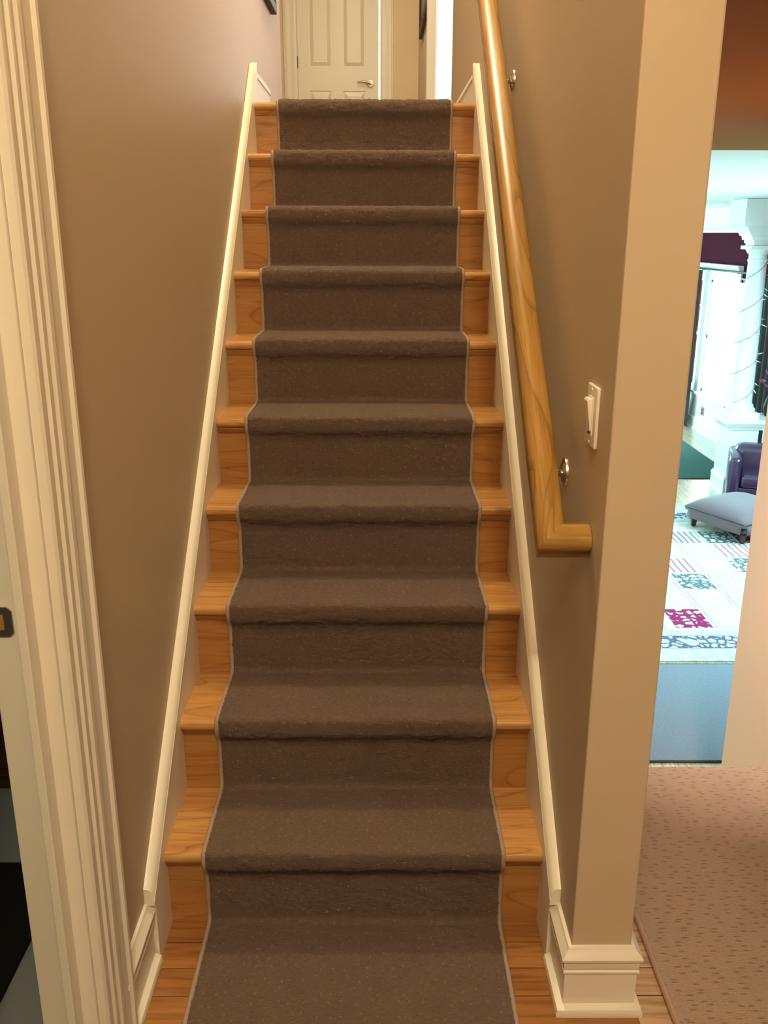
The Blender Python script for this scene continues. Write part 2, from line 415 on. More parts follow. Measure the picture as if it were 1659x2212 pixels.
# great room
WY0, WY1, WZ0, WZ1 = 14.66, 15.93, -1.09, .86
WY2, WY3 = 16.22, 17.3
XG = 5.735
b = B(); box(b, XG, XG+.14, 2.3, WY0, ZLOW, 1.995); box(b, XG, XG+.14, WY1, WY2, ZLOW, 1.995); box(b, XG, XG+.14, WY3, 18.2, ZLOW, 1.995); box(b, XG, XG+.14, WY2, WY3, ZLOW, WZ0); box(b, XG, XG+.14, WY2, WY3, WZ1, 1.995); box(b, XG, XG+.14, WY0, WY1, ZLOW, WZ0); box(b, XG, XG+.14, WY0, WY1, WZ1, 1.995)
struct('wall_great_right', b, M_burg)
struct('wall_great_back', bx(.2, 6.6, 18.1, 18.2, ZLOW, 1.995), M_burg)
b = B(); box(b, .45, XR+.01, 5.5, 18.2, ZLOW, 1.995); struct('wall_great_left', b, M_ceil)
struct('wall_great_near', bx(3.1, 6.0, 4.0, 4.14, ZLOW, 1.995), M_peach)

# ------------------------------------------------------------------ mouldings
BASE = [(0, 0), (.028, 0), (.029, .010), (.026, .018), (.018, .022), (.013, .024), (.013, .103), (.017, .105), (.017, .109), (.014, .112),
        (.016, .115), (.016, .130), (.014, .132), (.021, .137), (.022, .143), (.017, .150), (.010, .156), (.007, .163), (0, .164)]
BASE = [(o, u*1.0) for o, u in BASE]
struct('baseboard_right', wall_sweep(B(), [(XW, 1.66), (XW, YF), (XR, YF), (XR, 2.34)], BASE, -1), M_trim, smooth=True)
struct('baseboard_left', wall_sweep(B(), [(-XW, 1.44), (-XW, 1.66)], BASE, -1), M_trim, smooth=True)
BUP = [(0, 0), (.016, 0), (.016, .105), (.020, .11), (.018, .125), (.008, .145), (0, .15)]
struct('baseboard_upper_left', wall_sweep(B(), [(-XW, 4.05), (-XW, 4.545)], BUP, -1, ZUP), M_trim, smooth=True)
struct('baseboard_upper_right', wall_sweep(B(), [(XW, 5.5), (XW, 4.05)], BUP, -1, ZUP), M_trim, smooth=True)
struct('baseboard_great_room', wall_sweep(B(), [(XG-.02, 18.0), (XG-.02, 12.4)], [(0, 0), (.035, 0), (.03, .025), (.018, .03), (.018, .17), (.025, .175), (.02, .2), (0, .21)], -1, ZLOW), M_white, smooth=True)
struct('trim_wainscot', bx(XG-.02, XG, 12.35, 18.1, ZLOW, -1.18), M_white)
CROWN = [(0, 0), (.012, 0), (.014, .03), (.03, .04), (.075, .10), (.085, .115), (.10, .12), (.105, .15), (0, .15)]
struct('trim_crown', wall_sweep(B(), [(XG, 18.1), (XG, 12.3)], [(o*1.2, u*1.25) for o, u in CROWN[:-1]]+[(.126, .388), (0, .388)], -1, 1.605), M_white, smooth=True)

# ------------------------------------------------------------------ door 1: cased doorway at the foot of the left wall
d1 = bpy.data.objects.new('door_1', None); COL.objects.link(d1); d1['kind'] = 'structure'; d1.location = (-XW, 1.318, 0); ROOT[d1.name] = Vector((-XW, 1.318, 0))
cas = [(1.331, 0), (1.331, .012), (1.336, .016), (1.347, .016), (1.350, .012), (1.362, .013), (1.366, .018), (1.375, .018), (1.379, .014), (1.392, .014), (1.397, .019), (1.408, .020),
       (1.413, .015), (1.450, .018), (1.455, .024), (1.463, .025), (1.468, .019), (1.486, .017), (1.490, 0)]
def casing(y0, sgn):
    return prism(B(), [(-XW+(d+.002 if d else 0), y0+sgn*(y-1.331+.008)) for y, d in cas], 'z', 0, 2.09)
mk('casing', casing(1.318, 1), M_trim, d1, smooth=True); mk('casing', casing(.57, -1), M_trim, d1, smooth=True)
b = B(); box(b, -.562, -.4605, 1.318, 1.347, 0, 2.09); box(b, -.562, -.4605, .55, .57, 0, 2.09); box(b, -.562, -.4605, .57, 1.318, 2.07, 2.10)
mk('jamb', b, M_trim, d1, .002)
b = B(); box(b, -.501, -.486, 1.280, 1.318, 0, 2.07); box(b, -.501, -.486, .57, .60, 0, 2.07)
mk('door_stop', b, M_trim, d1, .002)
sp = mk('strike_plate', prism(B(), [(-.5615+x, z) for x, z in ((0, .966), (.034, .966), (.041, .972), (.041, 1.010), (.034, 1.017), (0, 1.017))], 'y', 1.3145, 1.3182), M_chrome, d1, .001)
mk('latch_hole', bx(-.555, -.535, 1.3138, 1.3146, .978, 1.004), M_riser, sp)

# ------------------------------------------------------------------ staircase
st = thing('staircase', 'straight oak staircase rising between two walls with white skirtboards', 'staircase', (0, Y0, 0))
def tread_profile(z, y):
    t = .028; p = []
    for i in range(9):
        a = -math.pi/2 - math.pi*i/8; p.append((y+.011+.0125*math.cos(a)*1.0, z-.014+.014*math.sin(a)))
    return p + [(y+RUN+OH+.004, z), (y+RUN+OH+.004, z-t)]
bt = prism(B(), tread_profile(RISE, Y0), 'x', -W2, W2)
tread = mk('tread', bt, M_tread, st, smooth=True)
br_ = bx(-W2, W2, Y0+OH, Y0+OH+.018, 0.0, RISE-.028); riser = mk('riser', br_, M_riser, st)
cv = prism(B(), [(Y0+OH, RISE-.028), (Y0+OH-.016, RISE-.028), (Y0+OH-.015, RISE-.033), (Y0+OH-.008, RISE-.040), (Y0+OH-.004, RISE-.047), (Y0+OH, RISE-.048)], 'x', -W2, W2)
cove = mk('cove_molding', cv, M_riser, st, smooth=True); cove.parent = riser
for k in range(1, NST):
    for src in (tread, riser):
        if src is tread and k == NST-1: continue
        c = src.copy(); COL.objects.link(c); c.parent = st; c.location = (0, k*RUN, k*RISE)
        if src is riser:
            g = cove.copy(); COL.objects.link(g); g.parent = c
nb = prism(B(), [(p[0], p[1]) for p in tread_profile(ZUP, Y0+(NST-1)*RUN)[:9]] + [(Y0+(NST-1)*RUN+.09, ZUP), (Y0+(NST-1)*RUN+.09, ZUP-.028)], 'x', -W2, W2)
mk('landing_nosing', nb, M_tread, st, smooth=True)
CAPP = [(.0, .0), (.0232, .0), (.0236, .009), (.0212, .012), (.0212, .019), (.0230, .023), (.020, .031), (.013, .039), (.0, .041)]
for s in (-1, 1):
    top = lambda y: noseline(y)+.050
    poly = [(1.664, 0), (1.664, top(1.664)), (4.035, top(4.035)), (4.035, 2.05), (4.035, 1.70), (2.15, .03), (2.1, 0)]
    sk = mk('skirt_board', prism(B(), poly, 'x', s*W2, s*(XW-.0005)), M_trim, st)
    # sloping cap moulding
    rs = []
    for y in (1.652, 3.98):
        zb = noseline(y)+.046
        rs.append([Vector((s*(XW-max(o, .0006)), y, zb+u*1.05)) for o, u in CAPP])
    mk('cap_molding', rings(B(), rs), M_trim, sk, smooth=True)

# ------------------------------------------------------------------ stair runner
T = .012; RW = .345
pts = [(-.75, T)]; rad = [0]
for k in range(NST):
    yr = Y0+k*RUN+OH-T; zt = (k+1)*RISE; yn = Y0+k*RUN
    pts += [(yr, k*RISE+T), (yr+.001, zt-.062), (yn-.012, zt-.034), (yn-.011, zt+T)]; rad += [.016, .03, .016, .020]
pts += [(Y0+(NST-1)*RUN+.55, ZUP+T)]; rad += [0]
path = fillet([(0, y, z) for y, z in pts], rad, 6)
path, acc = resample(path, .005)
NU = 140
def runner_normal(i):
    t = (path[min(i+1, len(path)-1)]-path[max(i-1, 0)]).normalized(); return Vector((0, -t.z, t.y))
run = thing('stair_runner', 'mauve-brown carpet runner flowing down the centre of the oak stairs', 'carpet runner', (0, Y0, 0))
bm = B(); uvl = bm.loops.layers.uv.new('UVMap'); grid = []; SV = []
for i, p in enumerate(path):
    n = runner_normal(i); row = []
    for j in range(NU+1):
        u = -RW+2*RW*j/NU
        q = Vector((u*24, acc[i]*24, 3)); q2 = Vector((u*160, acc[i]*160, 7.7))
        d = .0020*mnoise.noise(q) + .0048*mnoise.noise(q2)
        d -= .004*max(0, (abs(u)-RW+.012)/.012)
        v = bm.verts.new(p+n*d+Vector((u, 0, 0))); row.append(v); SV.append((u, acc[i]))
    grid.append(row)
bm.verts.index_update()
for i in range(len(path)-1):
    for j in range(NU):
        f = bm.faces.new((grid[i][j], grid[i][j+1], grid[i+1][j+1], grid[i+1][j])); f.smooth = True
        for lp in f.loops: lp[uvl].uv = SV[lp.vert.index]
# thickness: turned-down sides
pile = mk('pile', bm, M_runner, run, smooth='all')
for s in (-1, 1):
    pp = [p - runner_normal(i)*.0055 + Vector((s*(RW+.001), 0, 0)) for i, p in enumerate(path) if i % 3 == 0]
    mk('edge_binding', tube(B(), pp, .0058, 8), M_bind, run, smooth='all')

# ------------------------------------------------------------------ handrail
HX = .387; HS = .856
hr = thing('handrail', 'varnished oak handrail mounted on the right stair wall', 'handrail', (XW, 1.6, 1.0))
sl = math.atan(HS); dv = Vector((0, math.cos(sl), math.sin(sl))); nv = Vector((0, -math.sin(sl), math.cos(sl)))
half = [(.0, .029), (.010, .0285), (.019, .0255), (.0265, .019), (.0295, .010), (.0285, .002), (.0245, -.003), (.0245, -.008), (.0275, -.013), (.0270, -.022), (.020, -.027), (0, -.027)]
half = [(u*.97, n) for u, n in half]
prof = half + [(-u, n) for u, n in half[-2:0:-1]]
yc = 1.636; zc = 1.140+HS*(yc-1.777)
P1 = Vector((HX, yc, zc)); P0 = P1 + dv*4.2
r_top = [P0+Vector((u, 0, 0))+nv*n for u, n in prof]
r_mit = [P1+Vector((u, 0, 0))+dv*u+nv*n for u, n in prof]
r_wal = [Vector((XW-.001, yc, zc))+dv*u+nv*n for u, n in prof]
mk('rail', rings(B(), [r_top, r_mit]), M_rail, hr, smooth=True)
mk('return_end', rings(B(), [r_mit, r_wal]), M_railx, hr, smooth=True)
for yb in (1.881, 2.953):
    zr = 1.140+HS*(yb-1.777); zb = zr-.092+.0
    zb = {1.881: 1.090, 2.953: 2.016}[yb]
    bk = mk('bracket', lathe(B(), [(.001, -.012), (.012, -.012), (.02, -.009), (.031, -.005), (.032, -.001), (.032, 0)], (XW, yb, zb), 'x', 28), M_nickel, hr, smooth=True, label='nickel wall rosette with curved arm')
    up_y = yb+.0; zrail = 1.140+HS*(up_y-1.777)-.036
    arm = fillet([(XW-.008, yb, zb), (HX+.012, yb, zb-.012), (HX, yb, zrail)], [0, .035, 0], 8)
    mk('arm', tube(B(), arm, .0075, 12), M_nickel, bk, smooth='all')
    mk('saddle', prism(B(), [(HX-.011, 0), (HX+.011, 0), (HX+.011, .004), (HX-.011, .004)], 'y', yb-.03, yb+.03), M_nickel, bk)
    sd = bpy.data.objects[[o.name for o in bk.children if o.name.startswith('saddle')][0]]
    for v in sd.data.vertices:
        v.co.z += (v.co.y+1.6-yb)*HS + zrail-.001

# ------------------------------------------------------------------ light switch on the right stair wall
sw = thing('light_switch', 'ivory paddle light switch on the tan wall beside the handrail end', 'light switch', (XW, 1.700, 1.26))
ys0, ys1, zs0, zs1 = 1.622, 1.700, 1.199, 1.313
t = B(); rbox(t, XW-.007, XW, ys0, ys1, zs0, zs1, .003, 3); pl = mk('wall_plate', t, M_plastic, sw, smooth=True)
fr = B(); box(fr, XW-.0085, XW-.006, 1.6435, 1.6785, 1.220, 1.292); mk('bezel', fr, M_plastic, sw, .001)
pd = prism(B(), [(XW-.008, 1.229), (XW-.0105, 1.229), (XW-.0185, 1.285), (XW-.016, 1.289), (XW-.008, 1.289)], 'y', 1.6465, 1.6755); mk('paddle', pd, M_plastic, sw, .001)
mk('dimmer_slide', bx(XW-.0105, XW-.008, 1.6535, 1.6685, 1.2225, 1.2255), M_dark, sw)
for zz in (1.207, 1.305):
    mk('screw', lathe(B(), [(.0005, -.0085), (.0025, -.0082), (.0032, -.007)], (XW, 1.661, zz), 'x', 12), M_plastic, sw)

# ------------------------------------------------------------------ landing carpet
lc = thing('landing_carpet', 'rose-beige carpet with small dark dashes covering the landing on the right', 'carpet', (1.7, 1.0, 0))
lp = fillet([(0, -1.0, .013), (0, 2.436, .013), (0, 2.438, -.10)], [0, .02, 0], 6); lpp, la = resample(lp, .02)
bm = B(); rows = []
XL = .684
for i, p in enumerate(lpp):
    n = Vector((0, 0, 1)) if p.y < 2.42 else Vector((0, 1, 0))
    rows.append([bm.verts.new(p+Vector((XL+j*.02, 0, 0))+n*(.0015*mnoise.noise(Vector((j*.9, i*.9, 0)))+.0012*mnoise.noise(Vector((j*.13, i*.13, 5))))) for j in range(111)])
for a, c in zip(rows, rows[1:]):
    for j in range(110): bm.faces.new((a[j], a[j+1], c[j+1], c[j]))
mk('pile', bm, M_land, lc, smooth='all')
mk('edge_binding', tube(B(), [(XL-.004, -1.0, .007), (XL-.004, 2.43, .007), (XL-.004, 2.440, -.02)], .0075, 8), M_bind2, lc, smooth='all')

# ------------------------------------------------------------------ side room contents
cab = thing('cabinet', 'dark reddish-brown cabinet in the dim room behind the left doorway', 'cabinet', (-1.5, 2.5, 0))
mk('body', bx(-2.0, -.86, 2.30, 2.85, .06, .95), M_darkwood, cab, .004); mk('plinth', bx(-1.97, -.89, 2.33, 2.82, 0, .06), M_darkwood, cab)
for i in range(2):
    x0 = -1.98+i*.56; dd = mk('door', bx(x0+.005, x0+.55, 2.28, 2.30, .10, .92), M_darkwood, cab, .004)
    mk('knob', lathe(B(), [(.004, 0), (.004, -.015), (.012, -.02), (.010, -.03), (.001, -.032)], (x0+(.50 if i == 0 else .06), 2.28, .6), 'y', 14), M_dark, dd, smooth=True)
mt = B(); rbox(mt, -1.65, -.752, .80, 1.985, 0.0, .014, .006, 2)
tag(mk('floor_mat', mt, M_blackmat, None, origin=(-1.2, 1.4, 0), smooth=True), 'black mat on the floor just inside the left doorway', 'mat')

# ------------------------------------------------------------------ door 2 at the far end of the upper hall
d2 = bpy.data.objects.new('door_2', None); COL.objects.link(d2); d2['kind'] = 'structure'; d2.location = (-.69, 9.2, ZUP); ROOT[d2.name] = Vector((-.69, 9.2, ZUP))
cp = [(0, 0), (.0, .012), (.02, .016), (.04, .013), (.07, .018), (.10, .018), (.105, .022), (.115, .022), (.118, 0)]
def vcas(x0, sg): return prism(B(), [(x0+sg*u, 9.2-d) for u, d in cp], 'z', ZUP, ZUP+2.06)
mk('casing', vcas(-.705, -1), M_trim, d2, smooth=True); mk('casing', vcas(.068, 1), M_trim, d2, smooth=True)
mk('casing', bx(-.82, .185, 9.18, 9.2, ZUP+2.04, ZUP+2.16), M_trim, d2, .003)
b = B(); box(b, -.712, -.697, 9.195, 9.3, ZUP, ZUP+2.04); box(b, .070, .083, 9.195, 9.3, ZUP, ZUP+2.04); box(b, -.697, -.679, 9.246, 9.26, ZUP, ZUP+2.04); mk('jamb', b, M_trim, d2)
def door_slab():
    b = B(); X0, X1, Yf, Yb = -.6965, .051, 9.204, 9.24; z0 = ZUP+.01
    xs = [X0, X0+.105, X0+.315, X0+.415, X0+.625, X1]; zs = [z0, z0+.22, z0+.765, z0+.965, z0+1.64, z0+1.72, z0+1.92, z0+2.02]
    for i in range(5):
        for j in range(7):
            if i in (1, 3) and j in (1, 3, 5):
                x0, x1, za, zb = xs[i], xs[i+1], zs[j], zs[j+1]
                box(b, x0, x1, Yf+.010, Yb, za, zb)
                # raised field with sloped margins
                m = .03; A = [(x0+.012, za+.012), (x1-.012, za+.012), (x1-.012, zb-.012), (x0+.012, zb-.012)]
                C = [(x0+m+.012, za+m+.012), (x1-m-.012, za+m+.012), (x1-m-.012, zb-m-.012), (x0+m+.012, zb-m-.012)]
                rings(b, [[Vector((x, Yf+.010, z)) for x, z in A], [Vector((x, Yf+.002, z)) for x, z in C]])
            else: box(b, xs[i], xs[i+1], Yf, Yb, zs[j], zs[j+1])
    return b
ds = door_slab(); rotc = Vector((-.6965, 9.24, 0))
bmesh.ops.rotate(ds, verts=ds.verts, cent=rotc, matrix=Matrix.Rotation(math.radians(2.0), 3, 'Z'))
slab = mk('door_panel', ds, M_trim, d2)
hb = B(); lathe(hb, [(.001, -.034), (.010, -.034), (.012, -.010), (.030, -.008), (.033, 0)], (-.022, 9.218, 2.915), 'y', 24)
tube(hb, [(-.022, 9.185, 2.915), (-.06, 9.182, 2.922), (-.10, 9.182, 2.927), (-.145, 9.185, 2.923)], [.009, .010, .008, .006], 10)
mk('door_handle', hb, M_chrome, slab, smooth=True)
mk('hinge', bx(-.700, -.692, 9.194, 9.206, 3.04, 3.14), M_dark, d2)
# picture frames in the upper hall
def picture(name, label, loc, mk_box, mk_print):
    t = thing(name, label, 'picture', loc, None)
    fo = mk('frame', mk_box, M_frame, t, .003); mk('print', mk_print, M_print, t); return t
b = B(); x = -XW
for a in ((4.40, 4.84, 2.58, 2.62), (4.40, 4.84, 3.02, 3.06), (4.40, 4.44, 2.62, 3.02), (4.80, 4.84, 2.62, 3.02)): box(b, x+.002, x+.028, *a)
picture('picture_frame', 'dark framed picture on the left wall above the stair top', (x, 4.6, 2.61), b, bx(x+.002, x+.012, 4.44, 4.80, 2.62, 3.02))
b = B(); x = .420
for a in ((7.18, 8.43, 3.14, 3.21), (7.18, 8.43, 3.83, 3.90), (7.18, 7.25, 3.21, 3.83), (8.36, 8.43, 3.21, 3.83)): box(b, x-.028, x-.002, *a)
picture('picture_frame', 'dark framed picture on the right wall near the far white door', (x, 7.8, 3.14), b, bx(x-.012, x-.002, 7.25, 8.36, 3.21, 3.83))

# ------------------------------------------------------------------ window 2 at the upper hall alcove
w2 = bpy.data.objects.new('window_2', None); COL.objects.link(w2); w2['kind'] = 'structure'; w2.location = (.88, 6.98, ZUP+.1); ROOT[w2.name] = Vector((.88, 6.98, ZUP+.1))
b = B(); box(b, .389, .452, 6.955, 7.04, ZUP, ZUP+2.2); box(b, 1.30, 1.38, 6.955, 7.0, ZUP, ZUP+2.2); box(b, .389, 1.38, 6.955, 7.0, ZUP+2.1, ZUP+2.2)
mk('casing', b, M_white, w2, .004)
b = B(); box(b, .452, .460, 6.97, 7.03, ZUP+.1, ZUP+2.15); box(b, 1.285, 1.30, 6.97, 7.03, ZUP+.1, ZUP+2.15); box(b, .452, 1.30, 6.97, 7.03, ZUP+2.1, ZUP+2.15); box(b, .452, 1.30, 6.97, 7.03, ZUP+.1, ZUP+.14)
mk('sash', b, M_white, w2)
mk('pane', bx(.460, 1.285, 6.998, 7.003, ZUP+.14, ZUP+2.1), M_glass, w2)

# ------------------------------------------------------------------ window 1 in the great room
def great_window(nm, WY0, WY1, near=0):
    w1 = bpy.data.objects.new(nm, None); COL.objects.link(w1); w1['kind'] = 'structure'; w1.location = (XG, (WY0+WY1)/2, WZ0); ROOT[w1.name] = Vector((XG, (WY0+WY1)/2, WZ0))
    b = B(); box(b, XG-.03, XG, WY0-.13-near, WY0, WZ0, WZ1); box(b, XG-.03, XG, WY1, WY1+.13, WZ0, WZ1); box(b, XG-.03, XG, WY0-.13, WY1+.13, WZ1, WZ1+.12)
    for a in ((WY0-.001, WY0+.02, WZ0, WZ1), (WY1-.02, WY1+.001, WZ0, WZ1), (WY0, WY1, WZ0-.001, WZ0+.02), (WY0, WY1, WZ1-.02, WZ1+.001)): box(b, XG-.005, XG+.145, *a)
    mk('casing', b, M_white, w1, .006)
    b = wall_sweep(B(), [(XG, WY1+.145), (XG, WY0-.145)], [(0, 0), (.03, 0), (.035, .02), (.06, .05), (.075, .09), (.09, .10), (.09, .125), (0, .13)], -1, WZ1+.12)
    mk('cornice', b, M_white, w1, smooth=True)
    b = B(); box(b, XG-.07, XG+.1, WY0-.14, WY1+.14, WZ0-.035, WZ0); box(b, XG-.03, XG, WY0-.13, WY1+.13, WZ0-.12, WZ0-.035); mk('sill', b, M_white, w1, .006)
    b = B(); zm = (WZ0+WZ1)/2
    for a in ((WY0, WY0+.06, WZ0, WZ1), (WY1-.06, WY1, WZ0, WZ1), (WY0, WY1, WZ0, WZ0+.07), (WY0, WY1, WZ1-.06, WZ1), (WY0, WY1, zm-.025, zm+.025)): box(b, XG+.03, XG+.07, *a)
    mk('sash', b, M_white, w1)
    b = B(); box(b, XG+.045, XG+.053, (WY0+WY1)/2-.008, (WY0+WY1)/2+.008, WZ0, WZ1); box(b, XG+.045, XG+.053, WY0, WY1, zm+.48, zm+.496)
    mk('muntin', b, M_white, w1)
    mk('pane', bx(XG+.048, XG+.05, WY0+.05, WY1-.05, WZ0+.05, WZ1-.05), M_glass, w1)
great_window('window_1', WY0, WY1, .22); great_window('window_3', WY2, WY3)
rod = thing('curtain_rod', 'dark curtain rod across the top of the great room window', 'curtain rod', (XG-.11, 15.4, 1.02))
mk('pole', tube(B(), [(XG-.11, 12.2, 1.02), (XG-.11, 17.4, 1.02)], .016, 12), M_dark, rod, smooth='all')
for yy in (12.9, 14.45, 16.05): mk('bracket', bx(XG-.115, XG, yy-.01, yy+.01, 0.995, 1.015), M_dark, rod)
def curtain(label, prof, z0, z1, amp, nf):
    """prof(t) gives the two side edges at height fraction t"""
    bm = B(); rows = []
    for k in range(31):
        t = k/30; z = z0+(z1-z0)*t; ya, yb = prof(t); row = []
        for j in range(nf*10+1):
            q = j/(nf*10)
            row.append(bm.verts.new((XG-.145+amp*math.sin(q*nf*2*math.pi+.4*math.sin(t*3))*(.75+.25*(1-t)), ya+(yb-ya)*q, z)))
        rows.append(row)
    for a, c in zip(rows, rows[1:]):
        for j in range(len(a)-1): bm.faces.new((a[j], a[j+1], c[j+1], c[j]))
    o = mk('curtain', bm, M_curtain, None, origin=(XG-.145, prof(0)[0], z0), smooth='all'); so = o.modifiers.new('thickness', 'SOLIDIFY'); so.thickness = .006
    return tag(o, label, 'curtain')
curtain('dark taupe curtain gathered at the left side of the bright great room window', lambda t: (15.97, 16.08+.42*max(0, (.32-t)/.32)**.7), ZLOW+.02, .995, .016, 4)
curtain('dark taupe curtain hanging behind and right of the white column', lambda t: (12.35, 13.75), ZLOW+.02, .995, .035, 8)
ol = thing('wall_outlet', 'grey outlet plate on the white wainscot under the great room window', 'outlet', (XG-.02, 15.57, -1.38))
t = B(); rbox(t, XG-.028, XG-.0205, 15.50, 15.65, -1.45, -1.30, .003, 2); mk('cover_plate', t, M_print, ol)
for zz in (-1.41, -1.35): mk('socket', bx(XG-.030, XG-.027, 15.55, 15.60, zz-.02, zz+.02), M_frame, ol)

# ------------------------------------------------------------------ half wall, column, beam
hw = thing('half_wall', 'white panelled half wall with a cap carrying the column', 'half wall', (4.85, 11.8, ZLOW))
px0, px1, py0, py1 = 4.67, 5.04, 11.60, 12.05
mk('pedestal', bx(px0, px1, py0, py1, ZLOW, -.85), M_white, hw, .004)
mk('base_molding', wall_sweep(B(), [(px0, py1), (px0, py0), (px1, py0), (px1, py1)], [(0, 0), (.05, 0), (.05, .03), (.03, .045), (.03, .19), (.036, .2), (.02, .24), (0, .25)], -1, ZLOW), M_white, hw, smooth=True)
mk('panel_molding', wall_sweep(B(), [(px0, py1), (px0, py0), (px1, py0), (px1, py1)], [(0, 0), (.02, .0), (.03, .02), (.045, .045), (.06, .06), (.06, .09), (0, .09)], -1, -.87), M_white, hw, smooth=True)
b = B(); box(b, px0-.09, XG-.02, py0-.09, py1+.05, -.785, -.735); box(b, px1-.03, XG-.02, py0-.02, py1, -.875, -.785); mk('cap', b, M_white, hw, .008)
cb = bx(XG-.45, XG-.02, py0, py1, ZLOW, -.87); mk('end_post', cb, M_white, hw, .004)
cc = (4.845, 11.82, -.735)
co = thing('column', 'white round tapered column standing on the half wall', 'column', cc)
mk('plinth', bx(cc[0]-.19, cc[0]+.19, cc[1]-.19, cc[1]+.19, cc[2], cc[2]+.08), M_white, co, .006)
mk('base', lathe(B(), [(.10, .08), (.176, .08), (.188, .10), (.186, .12), (.168, .135), (.158, .145), (.163, .158), (.153, .175), (.139, .19)], cc, 'z', 40), M_white, co, smooth=True)
mk('shaft', lathe(B(), [(.137, .19), (.136, .5), (.130, 1.1), (.117, 1.75), (.112, 1.98), (.123, 1.99), (.123, 2.012), (.112, 2.02)], cc, 'z', 48), M_white, co, smooth=True)
mk('capital', lathe(B(), [(.112, 2.02), (.113, 2.075), (.13, 2.085), (.153, 2.12), (.16, 2.135)], cc, 'z', 40), M_white, co, smooth=True)
mk('abacus', bx(cc[0]-.17, cc[0]+.17, cc[1]-.17, cc[1]+.17, cc[2]+2.135, cc[2]+2.18), M_white, co, .004)
bx0, by0, by1 = 4.72, 11.68, 11.96
struct('trim_beam', bx(bx0, XG, by0, by1, cc[2]+2.182, 1.995), M_white)
struct('trim_beam_crown', wall_sweep(B(), [(bx0, by1), (bx0, by0), (XG, by0)], [(0, 0), (.02, 0), (.02, .035), (.05, .04), (.06, .085), (.085, .09), (.10, .115), (.17, .185), (.22, .205), (.24, .22), (.24, .515), (0, .515)], -1, 1.475), M_white, smooth=False)
# string of lights wound round the column
sl_ = thing('string_lights', 'string of spiky clear lights wound around the white column', 'string lights', cc)
wp = []; 
for i in range(240):
    tt = i/239; a = -2.6+tt*2*math.pi*4.3; h = .25+tt*1.72+.05*math.sin(a*1.0+1); r = .1455-.028*max(0, (h-.5)/1.5)+.004*math.sin(i*1.7)
    wp.append(Vector(cc)+Vector((r*math.cos(a), r*math.sin(a), h)))
mk('wire', tube(B(), wp, .0035, 6), M_wire, sl_, smooth='all')
for i in range(4, 240, 6):
    p = wp[i]; o = Vector((p.x-cc[0], p.y-cc[1], 0)).normalized(); dr = (o+Vector((random.uniform(-.5, .5), random.uniform(-.4, .4), random.uniform(-.7, .4)))).normalized()
    mk('light_spike', tube(B(), [p, p+dr*.03, p+dr*random.uniform(.07, .10)], [.006, .008, .0008], 6), M_bulb, sl_, smooth='all')
# flowers
fl = thing('flower_arrangement', 'pink flowers in a vase on the half wall cap right of the column', 'flowers', (5.25, 11.85, -.735))
mk('vase', lathe(B(), [(.05, 0), (.07, .03), (.085, .12), (.06, .22), (.045, .26), (.055, .29)], (5.25, 11.85, -.735), 'z', 24), M_frame, fl, smooth=True)
for i in range(9):
    a = random.uniform(0, 6.28); rr = random.uniform(.03, .15); tip = Vector((5.25+rr*math.cos(a)-.02, 11.85+rr*math.sin(a)*.6, -.735+random.uniform(.38, .62)))
    sm = mk('stem', tube(B(), [(5.25, 11.85, -.5), ((5.25+tip.x)/2, (11.85+tip.y)/2, -.36), tuple(tip)], .004, 6), M_leaf, fl)
    pb = B()
    for k in range(7):
        q = k*6.283/7; d = Vector((math.cos(q), math.sin(q)*.6, .35+.3*(k % 2)))*.055
        rings(pb, [[tip+d*s_+Vector((math.cos(h_)*w_, 0, math.sin(h_)*w_)) for h_ in (0, 1.57, 3.14, 4.71)] for s_, w_ in ((0, .006), (.5, .022), (1, .004))])
    mk('flower', pb, M_petal, sm, smooth='all')

# ------------------------------------------------------------------ armchair and ottoman
AC = Vector((4.99, 11.02, ZLOW))
ac = thing('armchair', 'glossy plum-brown leather armchair behind the grey ottoman', 'armchair', tuple(AC))
def turned(bm, mat, name, sm='all'):
    bmesh.ops.rotate(bm, verts=bm.verts, cent=(0, 0, 0), matrix=Matrix.Rotation(math.radians(-20), 3, 'Z')); bmesh.ops.translate(bm, verts=bm.verts, vec=AC)
    return mk(name, bm, mat, ac, smooth=sm)
for x0, x1 in ((-.50, -.35), (.35, .50)):
    t = B(); rbox(t, x0, x1, -.38, .40, .15, .69, .055, 6); turned(t, M_leather, 'arm')
t = B(); rbox(t, -.44, .44, .10, .44, .17, .76, .12, 7); turned(t, M_leather, 'backrest')
t = B(); rbox(t, -.345, .345, -.37, .16, .31, .47, .05, 5); turned(t, M_leather, 'seat_cushion')
t = B(); rbox(t, -.36, .36, -.35, .40, .12, .31, .015, 3); turned(t, M_leather, 'base_frame')
for x in (-.43, .43):
    for y in (-.31, .36): turned(lathe(B(), [(.02, 0.0), (.03, .16)], (x, y, 0.0125 if y < 0 else 0.0), 'z', 12), M_darkwood, 'leg', True)

